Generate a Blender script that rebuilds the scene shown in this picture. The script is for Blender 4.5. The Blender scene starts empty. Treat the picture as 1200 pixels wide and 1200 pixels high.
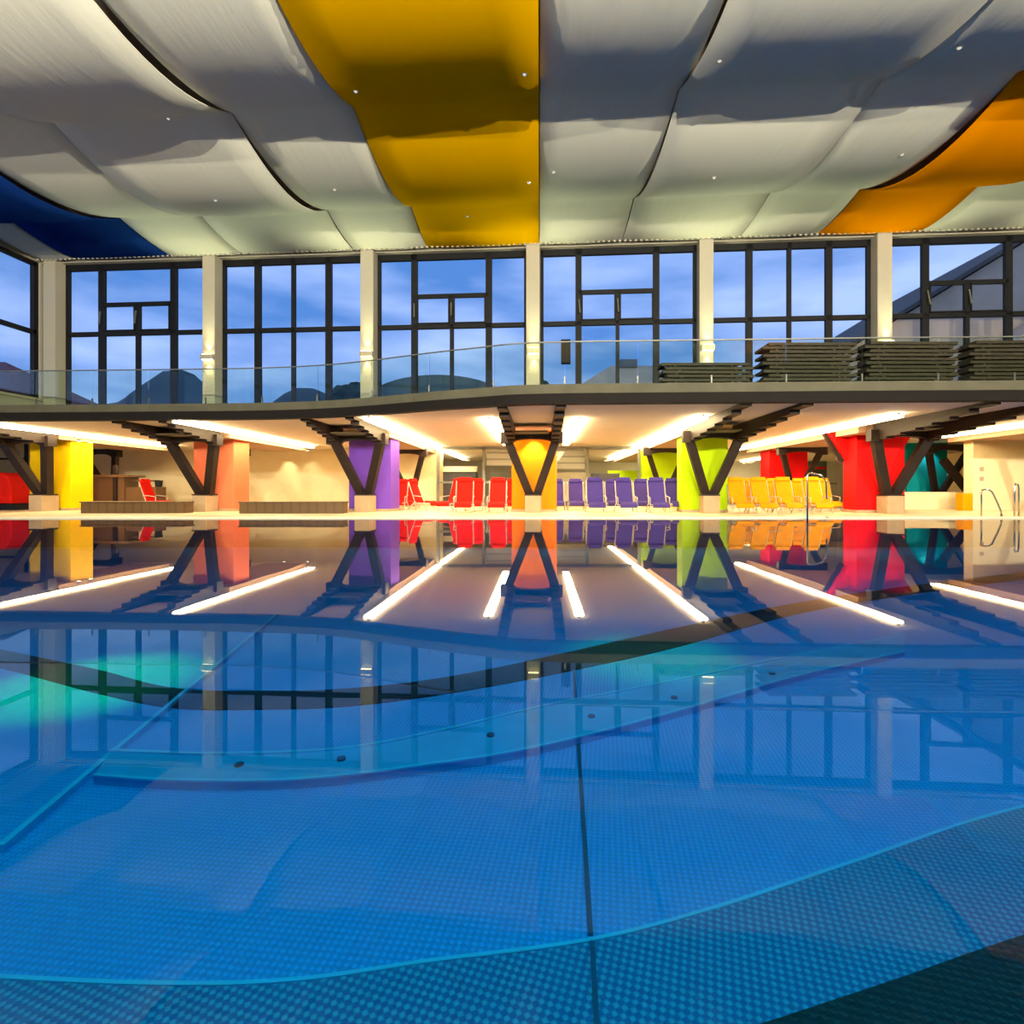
import bpy, bmesh, math, random
from mathutils import Vector, Matrix
random.seed(7)
SC = bpy.context.scene
COL = SC.collection
PI = math.pi
THETA = -math.atan(.073)            # the facade stands slightly askew to the view
CAMZ = .86

# ------------------------------------------------------------------ materials
def new_mat(name):
    m = bpy.data.materials.new(name); m.use_nodes = True
    nt = m.node_tree; nt.nodes.clear()
    return m, nt, nt.nodes.new('ShaderNodeOutputMaterial')

def mat(name, col, rough=.5, metal=0., var=.08, scale=4., bump=0., stretch=(1, 1, 1), spec=.5):
    m, nt, out = new_mat(name)
    b = nt.nodes.new('ShaderNodeBsdfPrincipled')
    tc = nt.nodes.new('ShaderNodeTexCoord'); mp = nt.nodes.new('ShaderNodeMapping')
    mp.inputs['Scale'].default_value = stretch
    nz = nt.nodes.new('ShaderNodeTexNoise'); nz.inputs['Scale'].default_value = scale; nz.inputs['Detail'].default_value = 3
    cr = nt.nodes.new('ShaderNodeValToRGB')
    c = Vector(col)
    lo = c * (1 - var); hi = c * (1 + var)
    cr.color_ramp.elements[0].color = (*lo, 1); cr.color_ramp.elements[1].color = (*[min(1, v) for v in hi], 1)
    cr.color_ramp.elements[0].position = .3; cr.color_ramp.elements[1].position = .7
    L = nt.links.new
    L(tc.outputs['Object'], mp.inputs['Vector']); L(mp.outputs[0], nz.inputs['Vector']); L(nz.outputs['Fac'], cr.inputs[0])
    L(cr.outputs[0], b.inputs['Base Color']); L(b.outputs[0], out.inputs[0])
    b.inputs['Roughness'].default_value = rough; b.inputs['Metallic'].default_value = metal
    b.inputs['Specular IOR Level'].default_value = spec
    if bump:
        bp = nt.nodes.new('ShaderNodeBump'); bp.inputs['Strength'].default_value = bump; bp.inputs['Distance'].default_value = .02
        L(nz.outputs['Fac'], bp.inputs['Height']); L(bp.outputs[0], b.inputs['Normal'])
    return m

def emit(name, col, strength):
    m, nt, out = new_mat(name)
    e = nt.nodes.new('ShaderNodeEmission'); e.inputs[0].default_value = (*col, 1); e.inputs[1].default_value = strength
    nt.links.new(e.outputs[0], out.inputs[0]); return m

def glass(name, tint, ior=1.45, rough=0.):
    m, nt, out = new_mat(name)
    t = nt.nodes.new('ShaderNodeBsdfTransparent'); t.inputs[0].default_value = (*tint, 1)
    g = nt.nodes.new('ShaderNodeBsdfGlossy'); g.inputs['Roughness'].default_value = rough
    f = nt.nodes.new('ShaderNodeFresnel'); f.inputs['IOR'].default_value = ior
    mx = nt.nodes.new('ShaderNodeMixShader'); L = nt.links.new
    L(f.outputs[0], mx.inputs[0]); L(t.outputs[0], mx.inputs[1]); L(g.outputs[0], mx.inputs[2]); L(mx.outputs[0], out.inputs[0])
    return m

def fabric(name, col, wrinkle=.25):
    m, nt, out = new_mat(name); L = nt.links.new
    tc = nt.nodes.new('ShaderNodeTexCoord'); mp = nt.nodes.new('ShaderNodeMapping'); mp.inputs['Scale'].default_value = (5, .7, 1)
    nz = nt.nodes.new('ShaderNodeTexNoise'); nz.inputs['Scale'].default_value = 1.2; nz.inputs['Detail'].default_value = 4
    bp = nt.nodes.new('ShaderNodeBump'); bp.inputs['Strength'].default_value = wrinkle; bp.inputs['Distance'].default_value = .05
    d = nt.nodes.new('ShaderNodeBsdfDiffuse'); d.inputs[0].default_value = (*col, 1)
    t = nt.nodes.new('ShaderNodeBsdfTranslucent'); t.inputs[0].default_value = (*col, 1)
    mx = nt.nodes.new('ShaderNodeMixShader'); mx.inputs[0].default_value = .08
    L(tc.outputs['Object'], mp.inputs[0]); L(mp.outputs[0], nz.inputs['Vector']); L(nz.outputs['Fac'], bp.inputs['Height'])
    L(bp.outputs[0], d.inputs['Normal']); L(d.outputs[0], mx.inputs[1]); L(t.outputs[0], mx.inputs[2]); L(mx.outputs[0], out.inputs[0])
    return m

def slatted(name, c1, c2, scale, axis='Z', rough=.5):
    """planked timber: bands across one axis with dark joints"""
    m, nt, out = new_mat(name); L = nt.links.new
    b = nt.nodes.new('ShaderNodeBsdfPrincipled'); b.inputs['Roughness'].default_value = rough
    tc = nt.nodes.new('ShaderNodeTexCoord')
    w = nt.nodes.new('ShaderNodeTexWave'); w.bands_direction = axis; w.inputs['Scale'].default_value = scale; w.inputs['Distortion'].default_value = .4
    cr = nt.nodes.new('ShaderNodeValToRGB')
    cr.color_ramp.elements[0].color = (*c2, 1); cr.color_ramp.elements[0].position = .05
    cr.color_ramp.elements[1].color = (*c1, 1); cr.color_ramp.elements[1].position = .25
    L(tc.outputs['Object'], w.inputs['Vector']); L(w.outputs['Fac'], cr.inputs[0]); L(cr.outputs[0], b.inputs['Base Color']); L(b.outputs[0], out.inputs[0])
    return m

def dotted(name, base, dot, pitch, rot, rough=.4):
    """embossed anti-slip sheet: a square grid of round studs"""
    m, nt, out = new_mat(name); L = nt.links.new
    b = nt.nodes.new('ShaderNodeBsdfPrincipled'); b.inputs['Roughness'].default_value = rough
    tc = nt.nodes.new('ShaderNodeTexCoord'); mp = nt.nodes.new('ShaderNodeMapping')
    mp.inputs['Rotation'].default_value = (0, 0, rot); k = 2 * PI / pitch; mp.inputs['Scale'].default_value = (k, k, k)
    sp = nt.nodes.new('ShaderNodeSeparateXYZ')
    L(tc.outputs['Object'], mp.inputs[0]); L(mp.outputs[0], sp.inputs[0])
    sx = nt.nodes.new('ShaderNodeMath'); sx.operation = 'SINE'; sy = nt.nodes.new('ShaderNodeMath'); sy.operation = 'SINE'
    L(sp.outputs[0], sx.inputs[0]); L(sp.outputs[1], sy.inputs[0])
    ad = nt.nodes.new('ShaderNodeMath'); ad.operation = 'ADD'; L(sx.outputs[0], ad.inputs[0]); L(sy.outputs[0], ad.inputs[1])
    mr = nt.nodes.new('ShaderNodeMapRange'); mr.inputs['From Min'].default_value = -.3; mr.inputs['From Max'].default_value = 1.2
    L(ad.outputs[0], mr.inputs['Value'])
    mx = nt.nodes.new('ShaderNodeMix'); mx.data_type = 'RGBA'
    mx.inputs['A'].default_value = (*base, 1); mx.inputs['B'].default_value = (*dot, 1)
    L(mr.outputs[0], mx.inputs['Factor']); L(mx.outputs['Result'], b.inputs['Base Color'])
    bp = nt.nodes.new('ShaderNodeBump'); bp.inputs['Strength'].default_value = .4; bp.inputs['Distance'].default_value = .004
    L(mr.outputs[0], bp.inputs['Height']); L(bp.outputs[0], b.inputs['Normal']); L(b.outputs[0], out.inputs[0])
    return m

M = {}
M['white_fabric'] = fabric('white_fabric', (.80, .78, .64))
M['yellow_fabric'] = fabric('yellow_fabric', (.82, .42, .0), .12)
M['blue_fabric'] = fabric('blue_fabric', (.006, .035, .20), .12)
M['orange_fabric'] = fabric('orange_fabric', (.85, .27, .0), .12)
M['black_metal'] = mat('black_metal', (.006, .006, .007), .6, 0, .1, 2, 0, (1, 1, 1), .25)
M['steel_brown'] = mat('steel_brown', (.013, .007, .005), .6, .0, .2, 3, 0, (1, 1, 1), .25)
M['fascia'] = mat('fascia', (.008, .006, .005), .8, 0, .1, 2, 0, (1, 1, 1), .2)
M['concrete'] = mat('concrete', (.075, .07, .042), .8, 0, .15, 2, .1)
M['plinth'] = mat('plinth', (.36, .26, .15), .8, 0, .08, 3, .1)
M['cream'] = mat('cream', (.78, .65, .38), .7, 0, .05, 1.5)
M['column_paint'] = mat('column_paint', (.42, .38, .28), .7, 0, .04, 1.5)
M['soffit'] = mat('soffit', (.80, .70, .58), .75, 0, .03, 1)
M['beam'] = mat('beam', (.40, .25, .16), .7, 0, .08, 2)
M['deck'] = mat('deck', (.68, .55, .35), .45, 0, .08, 2)
M['coping'] = mat('coping', (.80, .72, .52), .4, 0, .05, 2)
M['hall_wall'] = mat('hall_wall', (.55, .54, .50), .8, 0, .05, 1)
M['roof_dark'] = mat('roof_dark', (.5, .38, .3), .9)
M['chrome'] = mat('chrome', (.75, .73, .70), .15, 1., .05)
M['tube_white'] = mat('tube_white', (.50, .45, .36), .4, .1, .05)
M['wood'] = slatted('dark_timber', (.11, .055, .022), (.02, .010, .004), 5, 'Z')
M['bench_wood'] = slatted('bench_timber', (.10, .056, .018), (.07, .038, .012), 1.0, 'X')
M['sunbed'] = mat('sunbed_plastic', (.034, .022, .012), .7, 0, .2, 6)
M['sunbed_slat'] = slatted('sunbed_slats', (.05, .032, .018), (.012, .008, .005), 9, 'X')
M['grey_sill'] = mat('grey_sill', (.25, .24, .2), .6)
M['white_slat'] = slatted('white_blind', (.90, .88, .82), (.55, .53, .47), .9, 'Z')
M['rail'] = mat('rail_metal', (.14, .145, .13), .4, .3)
M['dark_unit'] = mat('dark_unit', (.05, .05, .07), .5)
M['lamp_box'] = mat('lamp_box', (.55, .48, .3), .4, .4)
M['pool_steel'] = dotted('pool_steel', (.002, .20, .68), (.005, .29, .90), .03, .12)
M['pool_rough'] = dotted('pool_studs', (.004, .09, .33), (.03, .26, .54), .026, .3)
M['pool_wall'] = mat('pool_wall', (.02, .25, .55), .4, 0, .05, 1)
M['step_steel'] = mat('step_steel', (.012, .29, .74), .35, 0, .08, 3)
M['step_edge'] = mat('step_edge', (.05, .42, .86), .3, 0, .05, 3)
M['grate'] = slatted('channel_grate', (.004, .010, .03), (.002, .004, .01), 6, 'X')
M['black_tile'] = dotted('black_studs', (.0015, .002, .006), (.004, .006, .014), .026, .3)
M['seam'] = mat('seam', (.004, .05, .16), .4)
M['glass'] = glass('window_glass', (.94, .96, .98), 1.2)
M['rail_glass'] = glass('rail_glass', (.90, .96, .90), 1.3)
M['room_glass'] = glass('room_glass', (.95, .97, .95), 1.3)
M['dusk_hill'] = mat('dusk_hill', (.05, .09, .11), .9, 0, .3, .05)
M['green_roof'] = mat('green_roof', (.12, .16, .13), .8, 0, .1, .3)
M['grey_wall'] = mat('grey_wall', (.16, .17, .17), .8)
M['maroon_roof'] = mat('maroon_roof', (.12, .012, .03), .7)
M['brown_roof'] = mat('brown_roof', (.60, .42, .27), .85, 0, .1, .6)
M['roof_edge'] = mat('roof_edge', (.09, .07, .055), .8)
M['ground'] = mat('terrace_ground', (.08, .09, .08), .9)
M['tree'] = mat('tree_leaves', (.02, .04, .025), .9, 0, .4, 2)
M['strip'] = emit('strip_light', (1., .77, .42), 44.)
M['lamp_glow'] = emit('lamp_glow', (1., .82, .42), 14.)
M['spot_glow'] = emit('spot_glow', (1., .88, .62), 12.)
M['pale_glow'] = emit('ceiling_spot_glow', (1., .95, .85), 3.)
M['dim_glow'] = emit('ceiling_spot_lens', (1., .95, .85), .7)
M['green_glow'] = emit('added_green_lens', (.05, 1., .3), 4.)
PC = {'yellow': (.85, .52, .0), 'salmon': (.72, .17, .075), 'violet': (.13, .05, .40), 'orange': (.85, .20, .0),
      'lime': (.36, .55, .0), 'red': (.70, .004, .005), 'teal': (.0, .22, .24), 'white': (.75, .7, .6)}
for k, v in PC.items(): M['paint_' + k] = mat('paint_' + k, v, .7, 0, .04, 1.5, 0, (1, 1, 1), .12)
for k, v in {'red': (.55, .008, .003), 'violet': (.040, .026, .16), 'yellow': (.70, .28, .0)}.items():
    M['seat_' + k] = mat('seat_' + k, v, .7, 0, .06, 8, 0, (1, 1, 1), .1)

# water: flat, clear, bluish, with a hint of ripple
def water():
    m, nt, out = new_mat('pool_water'); L = nt.links.new
    t = nt.nodes.new('ShaderNodeBsdfTransparent'); t.inputs[0].default_value = (.16, .80, 1., 1)
    g = nt.nodes.new('ShaderNodeBsdfGlossy'); g.inputs['Roughness'].default_value = .012
    f = nt.nodes.new('ShaderNodeFresnel'); f.inputs['IOR'].default_value = 1.333
    tc = nt.nodes.new('ShaderNodeTexCoord')
    nz = nt.nodes.new('ShaderNodeTexNoise'); nz.inputs['Scale'].default_value = 1.1; nz.inputs['Detail'].default_value = 1.5
    bp = nt.nodes.new('ShaderNodeBump'); bp.inputs['Strength'].default_value = .006; bp.inputs['Distance'].default_value = .1
    L(tc.outputs['Object'], nz.inputs['Vector']); L(nz.outputs['Fac'], bp.inputs['Height']); L(bp.outputs[0], g.inputs['Normal'])
    mx = nt.nodes.new('ShaderNodeMixShader')
    L(f.outputs[0], mx.inputs[0]); L(t.outputs[0], mx.inputs[1]); L(g.outputs[0], mx.inputs[2]); L(mx.outputs[0], out.inputs[0])
    return m
M['water'] = water()

# ------------------------------------------------------------------ mesh builder
class MB:
    def __init__(s): s.v = []; s.f = []
    def add(s, vs, fs):
        n = len(s.v); s.v += [Vector(v) for v in vs]; s.f += [[i + n for i in f] for f in fs]; return s
    def box(s, x0, x1, y0, y1, z0, z1):
        return s.add([(x0, y0, z0), (x1, y0, z0), (x1, y1, z0), (x0, y1, z0), (x0, y0, z1), (x1, y0, z1), (x1, y1, z1), (x0, y1, z1)],
                     [(0, 3, 2, 1), (4, 5, 6, 7), (0, 1, 5, 4), (1, 2, 6, 5), (2, 3, 7, 6), (3, 0, 4, 7)])
    def bar(s, p, q, w, h, up=(0, 0, 1)):
        p, q = Vector(p), Vector(q); d = (q - p).normalized(); u = Vector(up)
        if abs(d.dot(u)) > .98: u = Vector((0, 1, 0))
        a = d.cross(u).normalized() * w / 2; b = a.cross(d).normalized() * h / 2
        return s.add([p - a - b, p + a - b, p + a + b, p - a + b, q - a - b, q + a - b, q + a + b, q - a + b],
                     [(0, 1, 2, 3), (7, 6, 5, 4), (0, 4, 5, 1), (1, 5, 6, 2), (2, 6, 7, 3), (3, 7, 4, 0)])
    def prism(s, poly, z0, z1):
        n = len(poly)
        return s.add([(x, y, z0) for x, y in poly] + [(x, y, z1) for x, y in poly],
                     [list(range(n))[::-1], list(range(n, 2 * n))] + [(i, (i + 1) % n, n + (i + 1) % n, n + i) for i in range(n)])
    def prism_x(s, poly, x0, x1):      # outline in y-z, thickness along x
        n = len(poly)
        return s.add([(x0, y, z) for y, z in poly] + [(x1, y, z) for y, z in poly],
                     [list(range(n)), list(range(n, 2 * n))[::-1]] + [(i, n + i, n + (i + 1) % n, (i + 1) % n) for i in range(n)])
    def prism_y(s, poly, y0, y1):      # outline in x-z, thickness along y
        n = len(poly)
        return s.add([(x, y0, z) for x, z in poly] + [(x, y1, z) for x, z in poly],
                     [list(range(n))[::-1], list(range(n, 2 * n))] + [(i, (i + 1) % n, n + (i + 1) % n, n + i) for i in range(n)])
    def tube(s, pts, r, n=10):
        pts = [Vector(p) for p in pts]; rings = []
        ref = None
        for i, p in enumerate(pts):
            d = (pts[min(i + 1, len(pts) - 1)] - pts[max(i - 1, 0)]).normalized()
            if ref is None: ref = Vector((0, 0, 1)) if abs(d.z) < .9 else Vector((1, 0, 0))
            a = (ref - d * ref.dot(d)).normalized(); ref = a; b = d.cross(a)
            rings.append([p + (a * math.cos(2 * PI * k / n) + b * math.sin(2 * PI * k / n)) * r for k in range(n)])
        fs = []
        for i in range(len(rings) - 1):
            for k in range(n): fs.append((i * n + k, i * n + (k + 1) % n, (i + 1) * n + (k + 1) % n, (i + 1) * n + k))
        fs.append(list(range(n))[::-1]); fs.append([(len(rings) - 1) * n + k for k in range(n)])
        return s.add([v for r_ in rings for v in r_], fs)
    def cyl(s, c, r, h, n=20, r2=None):
        c = Vector(c); r2 = r if r2 is None else r2
        vs = [c + Vector((r * math.cos(2 * PI * k / n), r * math.sin(2 * PI * k / n), 0)) for k in range(n)] + \
             [c + Vector((r2 * math.cos(2 * PI * k / n), r2 * math.sin(2 * PI * k / n), h)) for k in range(n)]
        return s.add(vs, [list(range(n))[::-1], list(range(n, 2 * n))] + [(k, (k + 1) % n, n + (k + 1) % n, n + k) for k in range(n)])
    def xf(s, mtx):
        s.v = [mtx @ v for v in s.v]; return s
    def build(s, name, material, parent=None, origin=None, rotz=0., bevel=0., smooth=False):
        me = bpy.data.meshes.new(name)
        o0 = Vector(origin) if origin else Vector((0, 0, 0))
        me.from_pydata([v - o0 for v in s.v], [], s.f); me.update()
        bm = bmesh.new(); bm.from_mesh(me); bmesh.ops.recalc_face_normals(bm, faces=bm.faces)
        if bevel: bmesh.ops.bevel(bm, geom=list(bm.edges), offset=bevel, segments=2, profile=.5, affect='EDGES', clamp_overlap=True)
        bm.to_mesh(me); bm.free()
        if smooth: me.polygons.foreach_set('use_smooth', [True] * len(me.polygons))
        me.materials.append(M[material] if isinstance(material, str) else material)
        o = bpy.data.objects.new(name, me); COL.objects.link(o)
        o.location = o0; o.rotation_euler = (0, 0, rotz)
        if parent: o.parent = parent
        return o

def tag(o, label=None, cat=None, group=None, kind=None):
    if label: o['label'] = label
    if cat: o['category'] = cat
    if group: o['group'] = group
    if kind: o['kind'] = kind
    return o
def empty(name, loc=(0, 0, 0), rotz=0.):
    o = bpy.data.objects.new(name, None); o.empty_display_size = .2
    o.location = loc; o.rotation_euler = (0, 0, rotz); COL.objects.link(o); return o
def struct(o, label=None): o['kind'] = 'structure'; return o
KIDS = {}
def copy_tree(o, parent=None):
    c = o.copy(); COL.objects.link(c)
    if parent: c.parent = parent
    for ch in [x for x in bpy.data.objects if x.parent == o and x != c]: copy_tree(ch, c)
    return c
def light(name, kind, loc, energy, col, size=.1, aim=None, spot=None, blend=.5):
    l = bpy.data.lights.new(name, kind); l.energy = energy; l.color = col
    if kind == 'SPOT': l.spot_size = math.radians(spot); l.spot_blend = blend; l.shadow_soft_size = size
    elif kind == 'POINT': l.shadow_soft_size = size
    else: l.size = size
    o = bpy.data.objects.new(name, l); COL.objects.link(o); o.location = loc
    if aim is not None: o.rotation_euler = (Vector(aim) - Vector(loc)).to_track_quat('-Z', 'Y').to_euler()
    return o
def catmull(pts, n=8):
    P = [Vector((*p, 0)) for p in pts]; out = []
    for i in range(len(P) - 1):
        a = P[max(i - 1, 0)]; b = P[i]; c = P[i + 1]; d = P[min(i + 2, len(P) - 1)]
        for k in range(n):
            t = k / n
            out.append((.5 * ((2 * b) + (c - a) * t + (2 * a - 5 * b + 4 * c - d) * t * t + (3 * b - a - 3 * c + d) * t ** 3))[:2])
    out.append(tuple(pts[-1])); return out
def fac_y(x, u=21.3): return u - .073 * x

# ------------------------------------------------------------------ layout numbers
XI = [-20.1, -13.25, -6.75, -.22, 6.3, 12.7, 19.1]     # column lines
PX1 = 25.6
Z_SOF, Z_FAS, Z_CON, Z_TOP = 3.2, 3.16, 3.43, 3.68
EDGE = [(-20.6, 18.1), (-17.7, 17.95), (-13, 17.75), (-9.1, 17.5), (-6.9, 17.1), (-5.2, 16.5), (-3, 15.5), (-1.6, 14.95), (-.73, 14.6), (.4, 14.42), (2.5, 14.3), (5.9, 14.15), (9, 14.0), (12.3, 13.9), (18, 13.6), (25.9, 13.2)]
EDGEC = catmull(EDGE, 5)
def edge_y(x):
    if x <= EDGEC[0][0]: return EDGEC[0][1]
    for (a, b), (c, d) in zip(EDGEC, EDGEC[1:]):
        if a <= x <= c: return b + (d - b) * (x - a) / (c - a)
    return EDGEC[-1][1]

# ------------------------------------------------------------------ pool
POOL_Z = -.9
def fl(x, y, c=CAMZ - POOL_Z):     # plan position of a mark on a level c below eye height
    d = 640 * c / (y - 575); return ((x - 632) * d / 640, d)
struct(MB().box(-20.5, 22, -2.2, 17, POOL_Z - .2, POOL_Z).build('pool_floor', 'pool_steel'))
w = MB(); w.box(-20.7, -20.5, -2.2, 17, POOL_Z, 0); w.box(22, 22.2, -2.2, 17, POOL_Z, 0); w.box(-20.7, 22.2, 16.98, 17.1, POOL_Z, 0); w.box(-20.7, 22.2, -2.4, -2.2, POOL_Z, 0)
struct(w.build('pool_wall', 'pool_wall'))
wt = MB().add([(-20.5, -2.2, 0), (22, -2.2, 0), (22, 16.98, 0), (-20.5, 16.98, 0)], [(0, 1, 2, 3)]).build('pool_water', 'water')
tag(wt, 'still blue water filling the swimming pool', 'water', kind='stuff')
def ribbon(path, wdt, z0, z1):
    mb = MB(); L_ = []; R_ = []
    P = [Vector((*p, 0)) for p in path]
    for i, p in enumerate(P):
        d = (P[min(i + 1, len(P) - 1)] - P[max(i - 1, 0)]).normalized(); n = Vector((-d.y, d.x, 0)) * wdt / 2
        L_.append(p + n); R_.append(p - n)
    n = len(P); vs = [(*v[:2], z0) for v in L_ + R_] + [(*v[:2], z1) for v in L_ + R_]
    fs = []
    for i in range(n - 1):
        fs += [(i, i + 1, n + i + 1, n + i), (2 * n + i, 3 * n + i, 3 * n + i + 1, 2 * n + i + 1), (i, 2 * n + i, 2 * n + i + 1, i + 1), (n + i, n + i + 1, 3 * n + i + 1, 3 * n + i)]
    fs += [(0, n, 3 * n, 2 * n), (n - 1, 3 * n - 1, 4 * n - 1, 2 * n - 1)]
    return mb.add(vs, fs)
def strip_between(A, B, z0, z1):
    poly = list(A) + list(B)[::-1]; n = len(A); mb = MB()
    vs = [(*p, z0) for p in A] + [(*p, z0) for p in B] + [(*p, z1) for p in A] + [(*p, z1) for p in B]
    fs = []
    for i in range(n - 1):
        fs += [(i, i + 1, n + i + 1, n + i), (2 * n + i, 3 * n + i, 3 * n + i + 1, 2 * n + i + 1), (i, 2 * n + i, 2 * n + i + 1, i + 1), (n + i, n + i + 1, 3 * n + i + 1, 3 * n + i)]
    fs += [(0, n, 3 * n, 2 * n), (n - 1, 3 * n - 1, 4 * n - 1, 2 * n - 1)]
    return mb.add(vs, fs)
# dark drain channel: far and near edge of the band on the floor
FAR = [(-120, 738), (0, 762), (110, 785), (200, 807), (300, 811), (410, 808), (533, 793), (667, 765), (800, 735), (930, 708), (1060, 688), (1230, 667)]
NEAR = [(-120, 756), (0, 783), (110, 812), (200, 830), (300, 832), (410, 828), (533, 812), (667, 787), (800, 757), (930, 721), (1060, 698), (1230, 675)]
t = strip_between(catmull([fl(*p) for p in FAR]), catmull([fl(*p) for p in NEAR]), POOL_Z, POOL_Z + .012).build('drain_channel', 'grate')
tag(t, 'dark curved drain channel sweeping across the pool floor', 'drain')
# low curved step with pale edges
UP = [(130, 880), (250, 884), (400, 878), (520, 856), (633, 829), (800, 796), (933, 768), (1060, 744)]
LO = [(110, 909), (200, 915), (350, 914), (500, 897), (633, 875), (800, 832), (933, 793), (1060, 764)]
zs = POOL_Z + .05; cS = CAMZ - zs
ua = catmull([fl(*p, cS) for p in UP]); lo = catmull([fl(*p, cS) for p in LO])
st = strip_between(ua, lo, POOL_Z, zs).build('pool_step', 'step_steel'); tag(st, 'low curved steel step on the pool floor with two pale edges', 'pool step')
ribbon(ua, .022, zs, zs + .012).build('step_edge', 'step_edge', st); ribbon(lo, .022, zs, zs + .012).build('step_edge', 'step_edge', st)
# nearest studded platform
zn = POOL_Z + .28; cN = CAMZ - zn
na = catmull([fl(*p, cN) for p in [(-900, 1060), (-300, 1125), (0, 1145), (200, 1153), (350, 1148), (500, 1127), (700, 1100), (850, 1060), (1000, 1010), (1200, 945), (1500, 880), (2400, 780)]])
nb = [(p[0], -2.19) for p in na]
pf = strip_between(na, nb, POOL_Z, zn).build('pool_platform', 'pool_rough'); tag(pf, 'studded raised platform with a curved edge nearest in the pool', 'pool platform')
ribbon(na, .014, zn, zn + .004).build('platform_edge', 'step_edge', pf)
zk = zn + .1; ck = CAMZ - zk
ka = catmull([fl(*p, ck) for p in [(500, 1330), (700, 1262), (890, 1200), (1050, 1147), (1200, 1095), (1500, 1000), (2200, 860)]])
kb = [(p[0] + .02, -2.18) for p in ka]
kk = strip_between(ka, kb, zn, zk).build('pool_ledge', 'black_tile'); tag(kk, 'black ledge in the lower right corner of the pool', 'pool ledge')
# straight seams
s1 = MB(); a = fl(325, 722); b = fl(0, 1000); b2 = (b[0] + (b[0] - a[0]) * .35, b[1] + (b[1] - a[1]) * .35)
s1.bar((*a, POOL_Z + .02), (*b, POOL_Z + .02), .035, .04)
tag(s1.build('floor_rib', 'step_edge'), 'pale straight rib on the pool floor at the left', 'floor rib')
a = fl(672, 780); b = fl(676, 862); c = fl(692, 1097)
tag(MB().bar((*a, POOL_Z + .004), (*c, POOL_Z + .004), .022, .01).build('floor_seam', 'seam'), 'dark straight seam running down the middle of the pool floor', 'floor seam')
a = fl(694, 1104, cN); c = fl(706, 1330, cN)
tag(MB().bar((*a, zn + .002), (*c, zn + .002), .016, .008).build('platform_seam', 'seam'), 'short dark seam across the studded platform', 'floor seam')
nz_l = ['small round inlet at the left end of the curved step', 'small round inlet left of the middle on the curved step', 'small round inlet in the middle of the curved step', 'small round inlet right of the middle on the curved step', 'small round inlet at the right end of the curved step', 'small round inlet farthest along the curved step']
for (x, y), lb in zip([(280, 897), (400, 890), (575, 862), (693, 840), (790, 818), (905, 790)], nz_l):
    p = fl(x, y, cS); o = MB().cyl((0, 0, 0), .028, .012, 16).build('floor_inlet', 'seam'); o.location = (*p, zs)
    tag(o, lb, 'pool inlet', 'inlets on the curved pool step')

# ------------------------------------------------------------------ decks, undercroft shell
d = MB(); d.box(-34, 30, 17, 44, -.2, .035)
struct(d.build('floor', 'deck'))
struct(MB().box(-20.7, 22.2, 16.86, 17.16, -.06, .045).build('trim_1', 'coping'))
dk = MB(); dk.box(-20.8, 26, -9, -2.2, -.2, .04); dk.box(22, 26, -2.2, 17, -.2, .04)
struct(dk.build('pool_deck', 'deck'))
back = [(25.9, 44), (-34, 44), (-34, 18.1)]
poly = [(x, y + .06) for x, y in EDGEC]
struct(MB().prism(poly + back, Z_SOF, Z_SOF + .1).build('ceiling_1', 'soffit'))
slab = [(x, y + .05) for x, y in EDGEC] + [(25.9, 20.2), (-20.6, 23.4)]
struct(MB().prism(slab, Z_SOF + .1, Z_TOP - .02).build('balcony_floor', 'concrete'))
n = len(EDGEC)
fa = strip_between(EDGEC, [(x, y + .3) for x, y in EDGEC], Z_FAS, Z_CON).build('trim_2', 'fascia'); struct(fa)
fb = strip_between([(x, y + .04) for x, y in EDGEC], [(x, y + .3) for x, y in EDGEC], Z_CON, Z_TOP).build('trim_3', 'concrete'); struct(fb)
# walls of the undercroft
struct(MB().box(-34, -9.4, 31, 31.2, .035, Z_SOF).build('wall_back_left', 'cream'))
struct(MB().box(-9.4, -5.5, 30.2, 31.2, .035, Z_SOF).build('wall_back_return', 'cream'))
struct(MB().box(-34, 26, 43.6, 43.8, .035, Z_SOF).build('wall_back_far', 'hall_wall'))
struct(MB().box(-34.2, -34, 17, 44, .035, Z_SOF).build('wall_left_low', 'cream'))
struct(MB().box(25.9, 26.1, 13, 44, .035, Z_SOF).build('wall_right_low', 'cream'))
struct(MB().box(17.95, 20.1, 22.6, 23.1, .035, Z_SOF).build('wall_right_block', 'cream'))
struct(MB().box(16.2, 19.2, 24.2, 24.5, .035, .80).build('wall_right_parapet', 'cream'))
struct(MB().box(20.1, 25.9, 23.6, 24, .035, Z_SOF).build('wall_right_end', 'cream'))
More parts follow.
